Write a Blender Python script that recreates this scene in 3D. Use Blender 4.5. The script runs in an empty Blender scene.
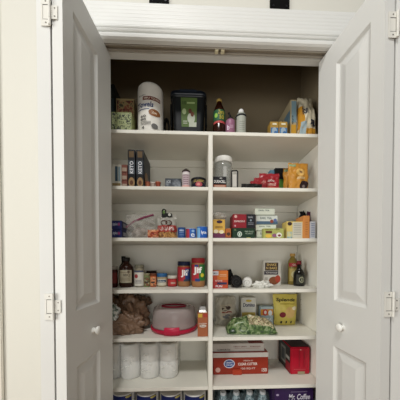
import bpy, bmesh, math, random
from mathutils import Vector, noise
random.seed(7)
SC = bpy.context.scene
COL = SC.collection
R = math.radians

# ---------------------------------------------------------------- camera, world, lights, exposure
EYE = 1.03
F, CX, HY, YAW, PITCH = 215.0, 205.0, 260.0, R(2.2), R(1.0)
cam = bpy.data.cameras.new('camera'); co = bpy.data.objects.new('camera', cam); COL.objects.link(co)
co.location = (0, 0, EYE)
co.rotation_mode = 'XYZ'
co.rotation_euler = (R(90) - PITCH, 0, -YAW)
cam.sensor_width = 36; cam.sensor_fit = 'HORIZONTAL'; cam.lens = 36 * F / 400
cam.shift_x = -(CX - 200) / 400; cam.shift_y = (HY + F * math.tan(PITCH) - 200) / 400
cam.clip_start = 0.02
SC.camera = co

world = bpy.data.worlds.new('room_light'); SC.world = world; world.use_nodes = True
wn = world.node_tree.nodes; wl = world.node_tree.links
bg = wn['Background']; bg.inputs[0].default_value = (1.0, 0.98, 0.95, 1); bg.inputs[1].default_value = 0.16

def area(name, loc, target, size, sy, power, col):
    l = bpy.data.lights.new(name, 'AREA'); l.shape = 'RECTANGLE'; l.size = size; l.size_y = sy
    l.energy = power; l.color = col
    o = bpy.data.objects.new(name, l); COL.objects.link(o); o.location = loc
    o.rotation_euler = (Vector(target) - Vector(loc)).to_track_quat('-Z', 'Y').to_euler()
    return o
area('ceiling_lamp_light', (-0.45, -1.0, 3.8), (0.10, 1.0, 0.5), 0.7, 0.4, 56, (1.0, 0.99, 0.965))
area('window_light', (-2.4, -0.9, 1.1), (0.3, 1.1, 0.6), 1.4, 1.8, 54, (1.0, 1.0, 0.965))
area('rear_fill_light', (0.3, -2.9, 0.9), (0.0, 1.1, 0.6), 1.6, 1.2, 28, (1.0, 1.0, 0.97))  # added frontal fill to brighten the shelf bays, not a known window

SC.view_settings.view_transform = 'Standard'; SC.view_settings.look = 'None'
SC.view_settings.gamma = 1; SC.view_settings.use_curve_mapping = False
SC.view_settings.exposure = 0.0

# ---------------------------------------------------------------- helpers
def lin(h):
    h = h.lstrip('#'); v = [int(h[i:i+2], 16) / 255 for i in (0, 2, 4)]
    return tuple(c / 12.92 if c <= .04045 else ((c + .055) / 1.055) ** 2.4 for c in v)
MATS = {}
def mat(hexc, rough=.5, metal=0.0, alpha=1.0, var=.06, bump=0.0, scale=60, trans=0.0):
    key = (hexc, rough, metal, alpha, var, bump, scale, trans)
    if key in MATS: return MATS[key]
    m = bpy.data.materials.new('surface_' + hexc.lstrip('#')); m.use_nodes = True
    n = m.node_tree.nodes; l = m.node_tree.links; p = n['Principled BSDF']
    c = lin(hexc)
    tc = n.new('ShaderNodeTexCoord'); nz = n.new('ShaderNodeTexNoise'); nz.inputs['Scale'].default_value = scale
    nz.inputs['Detail'].default_value = 3
    l.new(tc.outputs['Object'], nz.inputs['Vector'])
    mx = n.new('ShaderNodeMix'); mx.data_type = 'RGBA'
    mx.inputs['A'].default_value = (*[x * (1 - var) for x in c], 1)
    mx.inputs['B'].default_value = (*[min(1, x * (1 + var)) for x in c], 1)
    l.new(nz.outputs['Fac'], mx.inputs['Factor']); l.new(mx.outputs['Result'], p.inputs['Base Color'])
    p.inputs['Roughness'].default_value = rough; p.inputs['Metallic'].default_value = metal
    p.inputs['Alpha'].default_value = alpha
    p.inputs['Transmission Weight'].default_value = trans
    p.inputs['Specular IOR Level'].default_value = .3
    if bump:
        b = n.new('ShaderNodeBump'); b.inputs['Strength'].default_value = bump; b.inputs['Distance'].default_value = .002
        l.new(nz.outputs['Fac'], b.inputs['Height']); l.new(b.outputs['Normal'], p.inputs['Normal'])
    MATS[key] = m
    return m
def blotch(name, cols, scale=30, rough=.6, alpha=1.0, dist=0.0, voronoi=False):
    """printed pattern: several colours chosen by noise"""
    if name in MATS: return MATS[name]
    m = bpy.data.materials.new(name); m.use_nodes = True
    n = m.node_tree.nodes; l = m.node_tree.links; p = n['Principled BSDF']
    tc = n.new('ShaderNodeTexCoord')
    if voronoi:
        nz = n.new('ShaderNodeTexVoronoi'); nz.inputs['Scale'].default_value = scale
        sep = n.new('ShaderNodeSeparateColor'); l.new(nz.outputs['Color'], sep.inputs[0]); out = sep.outputs[0]
    else:
        nz = n.new('ShaderNodeTexNoise'); nz.inputs['Scale'].default_value = scale; nz.inputs['Distortion'].default_value = dist
        out = nz.outputs['Fac']
    l.new(tc.outputs['Object'], nz.inputs['Vector'])
    r = n.new('ShaderNodeValToRGB'); r.color_ramp.interpolation = 'LINEAR'
    lo, hi = (0.05, .95) if voronoi else (.33, .67)
    e = r.color_ramp.elements
    while len(e) < len(cols): e.new(.5)
    for i, c in enumerate(cols):
        e[i].position = lo + (hi - lo) * i / (len(cols) - 1); e[i].color = (*lin(c), 1)
    l.new(out, r.inputs['Fac']); l.new(r.outputs['Color'], p.inputs['Base Color'])
    p.inputs['Roughness'].default_value = rough; p.inputs['Alpha'].default_value = alpha
    MATS[name] = m
    return m
def M(c, **k): return c if isinstance(c, bpy.types.Material) else mat(c, **k)

def Xp(px, y):                                 # metres across, for a sight line, at depth y
    u = px - CX; c, s = math.cos(YAW), math.sin(YAW)
    return y * (u * c + F * s) / (F * c - u * s)
def Zp(px, py, y):
    x = Xp(px, y); D = y * math.cos(YAW) + x * math.sin(YAW)
    c, sn = math.cos(PITCH), math.sin(PITCH); q = HY + F * math.tan(PITCH) - py
    return EYE + D * (q * c - F * sn) / (F * c + q * sn)

def link(name, bm, m, parent=None, smooth=False, loc=None):
    me = bpy.data.meshes.new(name)
    bmesh.ops.recalc_face_normals(bm, faces=bm.faces[:]) if len(bm.faces) else None
    if smooth:
        for f in bm.faces: f.smooth = True
    bm.to_mesh(me); bm.free()
    ms = m if isinstance(m, (list, tuple)) else [m]
    for q in ms: me.materials.append(M(q))
    o = bpy.data.objects.new(name, me); COL.objects.link(o)
    if parent is not None: o.parent = parent
    if loc: o.location = loc
    return o
def addbox(bm, x0, x1, y0, y1, z0, z1, bev=0.0, seg=2):
    t = bmesh.new()
    vs = [t.verts.new((x, y, z)) for x in (x0, x1) for y in (y0, y1) for z in (z0, z1)]
    for f in ((0,1,3,2), (4,6,7,5), (0,4,5,1), (2,3,7,6), (0,2,6,4), (1,5,7,3)):
        t.faces.new([vs[i] for i in f])
    if bev: bmesh.ops.bevel(t, geom=t.edges[:], offset=bev, segments=seg, affect='EDGES')
    me = bpy.data.meshes.new('t'); t.to_mesh(me); t.free(); bm.from_mesh(me); bpy.data.meshes.remove(me)
def addlathe(bm, prof, seg=36, c=(0, 0), axis='z', closed=True):
    rings = []
    for r, z in prof:
        ring = []
        for i in range(seg):
            a = 2 * math.pi * i / seg; x, y = r * math.cos(a), r * math.sin(a)
            p = (c[0] + x, c[1] + y, z) if axis == 'z' else ((c[0] + x, z, c[1] + y) if axis == 'y' else (z, c[0] + x, c[1] + y))
            ring.append(bm.verts.new(p))
        rings.append(ring)
    for a, b in zip(rings, rings[1:]):
        for i in range(seg):
            bm.faces.new((a[i], a[(i+1) % seg], b[(i+1) % seg], b[i]))
    if closed:
        bm.faces.new(rings[0][::-1]); bm.faces.new(rings[-1])
def addtube(bm, pts, r, seg=8):
    pts = [Vector(p) for p in pts]; rings = []
    for i, p in enumerate(pts):
        d = (pts[min(i+1, len(pts)-1)] - pts[max(i-1, 0)]).normalized()
        u = d.orthogonal().normalized() if i == 0 else (u - d * u.dot(d)).normalized()
        v = d.cross(u)
        rings.append([bm.verts.new(p + (u * math.cos(2*math.pi*k/seg) + v * math.sin(2*math.pi*k/seg)) * r) for k in range(seg)])
    for a, b in zip(rings, rings[1:]):
        for k in range(seg): bm.faces.new((a[k], a[(k+1) % seg], b[(k+1) % seg], b[k]))
    bm.faces.new(rings[0][::-1]); bm.faces.new(rings[-1])
def addprism(bm, poly, y0, y1):                # polygon in (x, z), extruded along y
    a = [bm.verts.new((x, y0, z)) for x, z in poly]; b = [bm.verts.new((x, y1, z)) for x, z in poly]
    n = len(poly); bm.faces.new(a); bm.faces.new(b[::-1])
    for i in range(n): bm.faces.new((a[i], b[i], b[(i+1) % n], a[(i+1) % n]))
def structure(name, bm, m, parent=None):
    o = link(name, bm, m, parent)
    if parent is None: o['kind'] = 'structure'
    return o
def thing(name, label, cat, loc, rz=0, group=None):
    o = bpy.data.objects.new(name, None); COL.objects.link(o); o.empty_display_size = .02
    o.location = loc; o.rotation_euler = (0, 0, rz); o['label'] = label; o['category'] = cat
    if group: o['group'] = group
    return o

class It:
    """a thing whose front can carry print; m(fx, fz) maps a fraction of the front to a local point"""
    def __init__(s, t, w, d, h, kind, prof=None, pf=None):
        s.t, s.w, s.d, s.h, s.kind, s.prof, s.pf = t, w, d, h, kind, prof, pf; s.k = .0006; s.sub = t
    def rz(s, z):
        P = s.prof
        for (r0, z0), (r1, z1) in zip(P, P[1:]):
            if z0 <= z <= z1 and z1 > z0: return r0 + (r1 - r0) * (z - z0) / (z1 - z0)
        return max(r for r, _ in P)
    def m(s, fx, fz, face='front'):
        if s.kind == 'box':
            if face == 'front': return ((fx - .5) * s.w, -s.d / 2 - s.k, fz * s.h)
            if face == 'right': return (s.w / 2 + s.k, (fx - .5) * s.d, fz * s.h)
            if face == 'left': return (-s.w / 2 - s.k, (.5 - fx) * s.d, fz * s.h)
            if face == 'top': return ((fx - .5) * s.w, (fz - .5) * s.d, s.h + s.k)
        if s.kind == 'lathe':
            z = fz * s.h; r = s.rz(z) + s.k; a = math.asin(max(-.995, min(.995, 2 * fx - 1)))
            return (r * math.sin(a), -r * math.cos(a), z)
        x, y, z = s.pf(fx, fz); return (x, y - s.k - .0006, z)
    def grid(s, name, c, x0, x1, z0, z1, shape='rect', face='front', nx=12, nz=8, parent=None, **k):
        bm = bmesh.new()
        if shape == 'rect':
            g = [[bm.verts.new(s.m(x0 + (x1-x0)*i/nx, z0 + (z1-z0)*j/nz, face)) for i in range(nx+1)] for j in range(nz+1)]
            for j in range(nz):
                for i in range(nx): bm.faces.new((g[j][i], g[j][i+1], g[j+1][i+1], g[j+1][i]))
        else:
            cx, cz = (x0+x1)/2, (z0+z1)/2; c0 = bm.verts.new(s.m(cx, cz, face)); prev = None
            for q in (.5, 1.0):
                ring = [bm.verts.new(s.m(cx + (x1-x0)/2*q*math.cos(a*math.pi/12), cz + (z1-z0)/2*q*math.sin(a*math.pi/12), face)) for a in range(24)]
                for i in range(24):
                    if prev is None: bm.faces.new((c0, ring[i], ring[(i+1) % 24]))
                    else: bm.faces.new((prev[i], ring[i], ring[(i+1) % 24], prev[(i+1) % 24]))
                prev = ring
        s.k += .0004
        return link(name, bm, M(c, **k), parent or s.sub)
    def rect(s, name, c, x0, x1, z0, z1, **k): return s.grid(name, c, x0, x1, z0, z1, **k)
    def ell(s, name, c, x0, x1, z0, z1, **k): return s.grid(name, c, x0, x1, z0, z1, shape='ell', **k)
    def text(s, body, c, x0, x1, z0, z1, bold=.03, shear=0, face='front', name='lettering', rot=False):
        cu = bpy.data.curves.new('f', 'FONT'); cu.body = body; cu.size = 1; cu.offset = bold*.45; cu.shear = shear; cu.resolution_u = 3
        cu.align_x = 'CENTER'
        o = bpy.data.objects.new('f', cu); COL.objects.link(o)
        dg = bpy.context.evaluated_depsgraph_get(); me = bpy.data.meshes.new_from_object(o.evaluated_get(dg))
        bpy.data.objects.remove(o); bpy.data.curves.remove(cu)
        V = [(v.co.x, v.co.y) for v in me.vertices]
        if rot: V = [(-y, x) for x, y in V]
        ax, bx = min(v[0] for v in V), max(v[0] for v in V); ay, by = min(v[1] for v in V), max(v[1] for v in V)
        bm = bmesh.new(); bm.from_mesh(me); bpy.data.meshes.remove(me)
        for v, (x, y) in zip(bm.verts, V):
            v.co = s.m(x0 + (x1-x0)*(x-ax)/max(1e-6, bx-ax), z0 + (z1-z0)*(y-ay)/max(1e-6, by-ay), face)
        s.k += .0003
        return link(name, bm, M(c), s.sub)
    def lines(s, c, x0, x1, zs, hgt=.012, name='small_print', **k):
        bm = bmesh.new()
        for z in zs:
            a = [bm.verts.new(s.m(x0 + (x1-x0)*i/8, z + dz, k.get('face', 'front'))) for dz in (0, hgt) for i in range(9)]
            for i in range(8): bm.faces.new((a[i], a[i+1], a[i+10], a[i+9]))
        s.k += .0003
        return link(name, bm, M(c), s.sub)

SH = {1: EYE + .699, 2: EYE + .399, 3: EYE + .121, 4: EYE - .1625, 5: EYE - .4285, 6: EYE - .703, 7: 0.0}
def box_it(name, label, cat, p0, p1, ytop, yf, sh, depth, c, zb=None, h=None, rz=0, group=None, part='carton', bev=.0015, **k):
    zb = SH[sh] if zb is None else zb
    x0, x1 = Xp(p0, yf), Xp(p1, yf); w = x1 - x0
    h = h or (Zp((p0+p1)/2, ytop, yf) - zb)
    t = thing(name, label, cat, ((x0+x1)/2, yf + depth/2, zb), rz, group)
    bm = bmesh.new(); addbox(bm, -w/2, w/2, -depth/2, depth/2, 0, h, bev)
    link(part, bm, M(c, **k), t)
    return It(t, w, depth, h, 'box')
def lathe_it(name, label, cat, p0, p1, ytop, y, sh, prof, c, part='body', group=None, zb=None, seg=36, **k):
    """prof: (radius fraction of half width, height fraction); y = depth of the axis"""
    zb = SH[sh] if zb is None else zb
    yy = y; x = Xp((p0+p1)/2, yy); w = (Xp(p1, yy) - Xp(p0, yy)) * .985
    h = Zp((p0+p1)/2, ytop, yy + (-.40 if ytop < HY else .35) * w) - zb
    P = [(r * w / 2, z * h) for r, z in prof]
    t = thing(name, label, cat, (x, y, zb), 0, group)
    bm = bmesh.new(); addlathe(bm, P, seg); link(part, bm, M(c, **k), t, smooth=False)
    o = t.children[0]
    for f in o.data.polygons: f.use_smooth = len(f.vertices) == 4
    it = It(t, w, w, h, 'lathe', prof=P); return it
def lathe_part(it, name, prof, c, seg=36, parent=None, **k):
    P = [(r * it.w / 2, z * it.h) for r, z in prof]; bm = bmesh.new(); addlathe(bm, P, seg)
    o = link(name, bm, M(c, **k), parent or it.t)
    for f in o.data.polygons: f.use_smooth = len(f.vertices) == 4
    return o
def pouch_it(name, label, cat, p0, p1, ytop, y, sh, thick, c, zb=None, lean=0.0, rz=0, group=None, wob=.003, taper=0.0, part='bag', h=None, gusset=.55, nx=22, nz=26, **k):
    zb = SH[sh] if zb is None else zb
    x0, x1 = Xp(p0, y), Xp(p1, y); w = x1 - x0
    h = h or (Zp((p0+p1)/2, ytop, y) - zb)
    sd = random.random() * 50
    def th(fx, fz):
        e = max(0, 1 - abs(2*fx-1) ** 3.0) ** .6
        v = min(1, gusset + fz * 1.6) * max(0.04, 1 - max(0, (fz - .45) / .55) ** 1.6)
        return thick/2 * e * v
    def pt(fx, fz, sgn):
        ww = w * (1 - taper * fz)
        n1 = noise.noise(Vector((fx*5 + sd, fz*5, sgn))) * wob * 2
        side = noise.noise(Vector((fz*6, sd, 3))) * wob
        return Vector(((fx-.5)*ww + side, sgn*th(fx, fz) + n1 * (1 if th(fx, fz) > .002 else .2) + lean*fz*h, fz*h + noise.noise(Vector((fx*6, sd, 9)))*wob*fz))
    t = thing(name, label, cat, ((x0+x1)/2, y + thick/2, zb), rz, group)
    bm = bmesh.new()
    A = [[bm.verts.new(pt(i/nx, j/nz, -1)) for i in range(nx+1)] for j in range(nz+1)]
    B = [[bm.verts.new(pt(i/nx, j/nz, 1)) for i in range(nx+1)] for j in range(nz+1)]
    for j in range(nz):
        for i in range(nx):
            bm.faces.new((A[j][i], A[j][i+1], A[j+1][i+1], A[j+1][i])); bm.faces.new((B[j][i], B[j+1][i], B[j+1][i+1], B[j][i+1]))
        bm.faces.new((A[j][0], A[j+1][0], B[j+1][0], B[j][0])); bm.faces.new((A[j][nx], B[j][nx], B[j+1][nx], A[j+1][nx]))
    for i in range(nx):
        bm.faces.new((A[0][i], B[0][i], B[0][i+1], A[0][i+1])); bm.faces.new((A[nz][i], A[nz][i+1], B[nz][i+1], B[nz][i]))
    for v in bm.verts:
        if v.co.z < 0: v.co.z = 0
    link(part, bm, M(c, **k), t, smooth=True)
    return It(t, w, thick, h, 'pouch', pf=lambda fx, fz: pt(fx, fz, -1))
def lump(name, m, parent, c, r, seed=0, amp=.3, freq=2.2, sub=4, flat=None, fine=.06):
    bm = bmesh.new(); bmesh.ops.create_icosphere(bm, subdivisions=sub, radius=1)
    for v in bm.verts:
        p = v.co.copy(); q = p * freq + Vector((seed*3.1, seed, -seed))
        n = 1 + amp * noise.noise(q) + amp*.5*abs(noise.noise(q*2.3)) + fine * noise.noise(q*7)
        v.co = Vector((p.x*n*r[0] + c[0], p.y*n*r[1] + c[1], p.z*n*r[2] + c[2]))
        if v.co.z < (flat or 0): v.co.z = (flat or 0)
    return link(name, bm, m, parent, smooth=True)

# ---------------------------------------------------------------- setting
WHITE = mat('#dcdcd8', rough=.38, var=.015, scale=8)
SHELFW = mat('#e8e5da', rough=.42, var=.02, scale=6)
WALL = mat('#d4d2c8', rough=.8, var=.015, bump=.12, scale=220)
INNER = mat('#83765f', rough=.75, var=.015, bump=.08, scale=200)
WF = 1.047                                      # room face of the wall round the closet
SOF = EYE + 1.028                               # underside of the head jamb
JL, JR = -.615, .757                            # jamb faces
CL, CR = -.66, Xp(296.5, 1.50)                  # shelving unit inside faces
YB, YS = 1.50, 1.18                             # back wall, shelf fronts
bm = bmesh.new()
addbox(bm, -3.0, JL - .018, WF, WF + .075, 0, 2.75); addbox(bm, JR + .018, 3.2, WF, WF + .075, 0, 2.75); addbox(bm, JL - .018, JR + .018, WF, WF + .075, SOF + .018, 2.75)
structure('wall_front', bm, WALL)
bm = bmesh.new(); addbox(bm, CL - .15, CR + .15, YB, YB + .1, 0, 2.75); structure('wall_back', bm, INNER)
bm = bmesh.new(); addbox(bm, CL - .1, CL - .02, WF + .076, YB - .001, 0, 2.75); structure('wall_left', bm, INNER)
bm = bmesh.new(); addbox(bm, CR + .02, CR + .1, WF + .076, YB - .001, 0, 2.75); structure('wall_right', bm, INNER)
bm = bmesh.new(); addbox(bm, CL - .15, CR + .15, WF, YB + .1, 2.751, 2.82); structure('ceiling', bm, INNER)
fl = bpy.data.materials.new('floor_boards'); fl.use_nodes = True
n = fl.node_tree.nodes; l = fl.node_tree.links
tc = n.new('ShaderNodeTexCoord'); br = n.new('ShaderNodeTexBrick'); br.inputs['Scale'].default_value = 1
br.inputs['Color1'].default_value = (*lin('#a48664'), 1); br.inputs['Color2'].default_value = (*lin('#8d7152'), 1); br.inputs['Mortar'].default_value = (*lin('#4a3a2a'), 1)
br.inputs['Brick Width'].default_value = 1.2; br.inputs['Row Height'].default_value = .13; br.inputs['Mortar Size'].default_value = .003
l.new(tc.outputs['Object'], br.inputs['Vector']); l.new(br.outputs['Color'], n['Principled BSDF'].inputs['Base Color'])
n['Principled BSDF'].inputs['Roughness'].default_value = .45
bm = bmesh.new(); addbox(bm, -3.0, 3.2, -3, YB + .1, -.06, -.001); structure('floor', bm, fl)
# jambs and head
bm = bmesh.new()
addbox(bm, JL - .018, JL, WF - .004, WF + .08, 0, SOF); addbox(bm, JR, JR + .018, WF - .004, WF + .08, 0, SOF); addbox(bm, JL - .018, JR + .018, WF - .004, WF + .08, SOF, SOF + .018)
addbox(bm, JL, JR, 1.082, WF + .079, SOF - .012, SOF - .0005, .003)
structure('trim_1', bm, WHITE)
# header casing: fluted board over a stepped moulding, profile (y, z)
prof = [(0, -.012), (-.020, -.012), (-.028, -.006), (-.030, .003), (-.027, .012), (-.021, .018), (-.010, .021), (-.010, .025),
        (-.022, .027), (-.025, .032), (-.022, .037), (-.011, .040), (-.011, .044), (-.019, .046), (-.021, .050), (-.018, .054), (-.0090, .056), (-.0090, .059), (-.0118, .060)]
for q in range(6):
    z = .060 + q*.017; prof += [(-.0118, z+.002), (-.0127, z+.006), (-.0127, z+.011), (-.0118, z+.0155)]
prof += [(-.0118, .164), (-.009, .170), (0, .171)]
bm = bmesh.new(); x0, x1 = JL - .085, JR + .085
a = [bm.verts.new((x0, WF - .005 + y, SOF + z)) for y, z in prof]; b = [bm.verts.new((x1, WF - .005 + y, SOF + z)) for y, z in prof]
bm.faces.new(a); bm.faces.new(b[::-1])
for i in range(len(prof)): bm.faces.new((a[i], b[i], b[(i+1) % len(prof)], a[(i+1) % len(prof)]))
structure('trim_2', bm, WHITE)
for i, (xa, xb) in enumerate(((JL - .078, JL - .008), (JR + .008, JR + .078))):
    bm = bmesh.new(); addbox(bm, xa, xb, WF - .020, WF - .005, 0, SOF + .004, .004); structure('trim_%d' % (i+3), bm, WHITE)
# the neighbouring casing at the far left of the wall
bm = bmesh.new(); xw = Xp(3.0, WF); addbox(bm, xw - .08, xw, WF - .014, WF - .001, 0, 2.75, .004); structure('trim_5', bm, mat('#d6d2c6', rough=.6, var=.01))
# bifold track under the head jamb
bm = bmesh.new(); ty = WF + .012
addbox(bm, JL + .002, JR - .002, ty - .014, ty + .014, SOF - .004, SOF - .001)
addbox(bm, JL + .002, JR - .002, ty - .014, ty - .011, SOF - .016, SOF - .004); addbox(bm, JL + .002, JR - .002, ty + .011, ty + .014, SOF - .016, SOF - .004)
tr = structure('trim_6', bm, mat('#a39b8e', rough=.45, metal=.0, var=.02))
for px_ in (216.4, 222.4):
    xb_ = Xp(px_, ty); bm = bmesh.new(); addbox(bm, xb_ - .009, xb_ + .009, ty - .010, ty + .010, SOF - .020, SOF - .005, .002); link('track_stop', bm, mat('#d8cfb0', rough=.4), tr)

# ---------------------------------------------------------------- bifold doors
ZB, ZT = .025, EYE + 1.006
PAN = ((EYE - .90, EYE - .398), (EYE - .188, EYE + .898))
def leaf(parent, A, B, nrm, thick, s_near, s_far, name='door_leaf'):
    """A: near end, B: far end of the face looked at; nrm: side that face looks to"""
    A, B = Vector((*A, 0)), Vector((*B, 0)); L = (B - A).length; d = (B - A) / L
    n_ = Vector((-d.y, d.x, 0));  n_ = n_ if n_.x * nrm > 0 else -n_
    bm = bmesh.new()
    P = lambda u, v, w: bm.verts.new(A + d*u + n_*w + Vector((0, 0, v)))
    def quad(u0, u1, v0, v1, w): bm.faces.new([P(u0, v0, w), P(u1, v0, w), P(u1, v1, w), P(u0, v1, w)])
    for w, sg in ((0, 1), (-thick, -1)):
        ua, ub = s_near, L - s_far
        quad(0, ua, ZB, ZT, w); quad(ub, L, ZB, ZT, w)
        zs = [ZB] + [z for p in PAN for z in p] + [ZT]
        for k in (0, 2, 4): quad(ua, ub, zs[k], zs[k+1], w)
        for z0, z1 in PAN:
            rings = [(0, 0), (.004, -.003), (.012, -.0085), (.020, -.009), (.052, -.0025), (.056, -.0025)]
            for (o0, w0), (o1, w1) in zip(rings, rings[1:]):
                c0 = [(ua+o0, z0+o0), (ub-o0, z0+o0), (ub-o0, z1-o0), (ua+o0, z1-o0)]
                c1 = [(ua+o1, z0+o1), (ub-o1, z0+o1), (ub-o1, z1-o1), (ua+o1, z1-o1)]
                for i in range(4):
                    j = (i+1) % 4
                    bm.faces.new([P(*c0[i], w+sg*w0), P(*c0[j], w+sg*w0), P(*c1[j], w+sg*w1), P(*c1[i], w+sg*w1)])
            o1, w1 = rings[-1]; quad(ua+o1, ub-o1, z0+o1, z1-o1, w+sg*w1)
    for u in (0, L): bm.faces.new([P(u, ZB, 0), P(u, ZB, -thick), P(u, ZT, -thick), P(u, ZT, 0)])
    for v in (ZB, ZT): bm.faces.new([P(0, v, 0), P(L, v, 0), P(L, v, -thick), P(0, v, -thick)])
    bmesh.ops.remove_doubles(bm, verts=bm.verts[:], dist=.00005)
    link(name, bm, WHITE, parent)
    return A, d, n_, L
def bifold(name, s, xn, xf, yn, yf_):
    """s = +1: face looks to +x (left pair); -1: the right pair"""
    root = bpy.data.objects.new(name, None); COL.objects.link(root); root['kind'] = 'structure'
    T = .036 if s == 1 else .039
    A, d, n_, L = leaf(root, (xn, yn), (xf, yf_), s, T, .056, .122)
    g = xn - s * (T + .003)                                   # fold line
    leaf(root, (g - s*(T+.010), yn), (g - s*(T + .010) - s*abs(xf - xn)*.8, yf_), -s, T + .007, .056, .122)
    # knob on the leading leaf
    c = A + d * (L * .5) + Vector((0, 0, EYE - .297)); bm = bmesh.new()
    addlathe(bm, [(.013, -.001), (.013, .003), (.009, .004), (.0085, .009), (.014, .012), (.0178, .017), (.0168, .022), (.011, .0255), (.003, .0265)], 28)
    q = n_.to_track_quat('Z', 'Y')
    for v in bm.verts: v.co = q @ v.co + c
    link('door_knob', bm, mat('#efeee8', rough=.25, var=.01), root, smooth=True)
    T = .036; s_ = s; s = 1                                   # both hinges carry their framed plate on the left-hand edge
    HW = mat('#dddbd3', rough=.35, var=.01); DK = mat('#4c4844', rough=.6)
    for zc in (EYE + .826, EYE - .159, EYE - .80):
        hh = .045; hb = bmesh.new(); y1 = yn - .0005; y0 = y1 - .0018
        out = lambda a, b: (min(g - s*a, g - s*b), max(g - s*a, g - s*b))
        # outer, C shaped plate on the pivot leaf's edge
        xa, xb = out(.003, .030)
        addbox(hb, xa, xb, y0, y1, zc + hh*.55, zc + hh); addbox(hb, xa, xb, y0, y1, zc - hh, zc - hh*.55)
        xa, xb = out(.024, .030); addbox(hb, xa, xb, y0, y1, zc - hh*.56, zc + hh*.56)
        h = link('hinge', hb, HW, root)
        lb = bmesh.new(); xa, xb = out(-.024, -.003); addbox(lb, xa, xb, y0, y1, zc - hh*.5, zc + hh*.5, .0006)
        link('hinge_leaf', lb, HW, h)
        gb = bmesh.new(); xa, xb = out(.004, .023); addbox(gb, xa, xb, y0 + .0006, y1 - .0003, zc - hh*.5, zc + hh*.5); link('hinge_leaf', gb, HW, h)
        pb = bmesh.new()
        for a_, b_ in ((-1, -.52), (-.5, .5), (.52, 1)): addlathe(pb, [(.0042, zc + a_*hh), (.0042, zc + b_*hh)], 14, (g, yn - .0055))
        link('hinge_pin', pb, HW, h)
        sb = bmesh.new()
        for sx, sz in ((.014, .78), (.014, -.78), (-.015, .3), (-.015, -.3)):
            addlathe(sb, [(.0026, y0 - .0006), (.0026, y0)], 10, (g - s*sx, zc + sz*hh), axis='y')
        link('screw', sb, mat('#8a867e', rough=.4, metal=.5), h)
        kb = bmesh.new(); 
        for sg in (1, -1):
            xa, xb = out(.002, .024); addbox(kb, xa, xb, y1 - .0016, y1, zc + sg*hh*.53 - .0009, zc + sg*hh*.53 + .0009)
        link('hinge_gap', kb, DK, h)
    # guide pins running in the track
    gb = bmesh.new(); fp = A + d * (L - .03) - n_ * T/2
    addlathe(gb, [(.004, ZT), (.004, SOF - .010)], 12, (fp.x, fp.y)); link('guide_pin', gb, mat('#8b8880', rough=.4, metal=.7), root)
    return root
bifold('door_1', 1, Xp(65.2, .752), Xp(112.0, 1.095), .752, 1.095)
bifold('door_2', -1, Xp(381.5, .745), Xp(317.0, 1.095), .745, 1.095)

# ---------------------------------------------------------------- shelving unit
TH = .019
dx0, dx1 = Xp(208.4, YS), Xp(212.6, YS)
def board(name, label, cat, x0, x1, y0, y1, z0, z1, group=None, bev=.0012):
    xc, yc = (x0+x1)/2, (y0+y1)/2
    bm = bmesh.new(); addbox(bm, x0 - xc, x1 - xc, y0 - yc, y1 - yc, 0, z1 - z0, bev)
    o = link(name, bm, SHELFW, None, loc=(xc, yc, z0)); o['label'] = label; o['category'] = cat
    if group: o['group'] = group
    return o
board('side_panel', 'white side panel on the left end of the shelves, behind the left door', 'panel', CL - .018, CL - .0005, YS - .02, YB - .003, 0, SH[1] - TH - .001)
board('side_panel', 'white side panel with small peg holes on the right end of the shelves', 'panel', CR + .0005, CR + .018, YS - .02, YB - .003, 0, SH[1] - TH - .001)
up = board('upright', 'narrow white upright dividing the lower shelves into left and right bays', 'upright', dx0, dx1, YS - .004, YB - .003, 0, SH[1] - TH - .001)
WH = {1: 'carrying the paper towels and black bin', 2: ('carrying the black upright cartons and tub', 'carrying the clear jar and red snack bags'), 3: ('carrying the zip bag and blue tins', 'carrying the coffee and tea cartons'),
      4: ('carrying the peanut butter jars', 'carrying the rolled cloths and oil bottles'), 5: ('carrying the cake carrier', 'carrying the green nut bag and yellow pouch'), 6: ('carrying the toilet paper pack', 'carrying the red foil box and glossy red carton')}
for k in (1, 2, 3, 4, 5, 6):
    spans = ((CL, CR),) if k == 1 else ((CL, dx0), (dx1, CR))
    for q, (xa, xb) in enumerate(spans):
        lb = 'full-width white top shelf ' + WH[1] if k == 1 else 'white shelf of the %s bay, %s' % (('left', 'right')[q], WH[k][q])
        sb_ = board('shelf', lb, 'shelf', xa + (-.018 if k == 1 else .001), xb - (-.018 if k == 1 else .001), YS, YB - .003, SH[k] - TH, SH[k], 'white pantry shelves')
        for ca, cb in (((CL, dx0), (dx1, CR)) if k == 1 else ((xa, xb),)):
            bm = bmesh.new(); xc = (xa + xb)/2; yc = (YS + YB - .003)/2
            addbox(bm, ca + .002 - xc, cb - .002 - xc, YB - .016 - yc, YB - .0032 - yc, -.046, -.0006); link('back_cleat', bm, SHELFW, sb_)
for q, (xa, xb) in enumerate(((CL, dx0), (dx1, CR))):
    board('back_panel', 'white back panel closing the %s bay behind the shelves' % ('left', 'right')[q], 'panel', xa + .001, xb - .001, YB - .0028, YB - .0006, 0, SH[1] - TH - .001, bev=0)
pb = bmesh.new()
for k in (2, 3, 4, 5, 6):
    for yy in (YS + .05, YB - .07):
        for dz in (.09, .125, .16):
            addlathe(pb, [(.003, CR - .0004), (.003, CR + .001)], 8, (yy, SH[k] + dz), axis='x')
sp = bpy.data.objects['side_panel.001']; o = link('peg_holes', pb, mat('#77736a', rough=.8), sp); o.location = -sp.location; o['kind'] = 'stuff'
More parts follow.
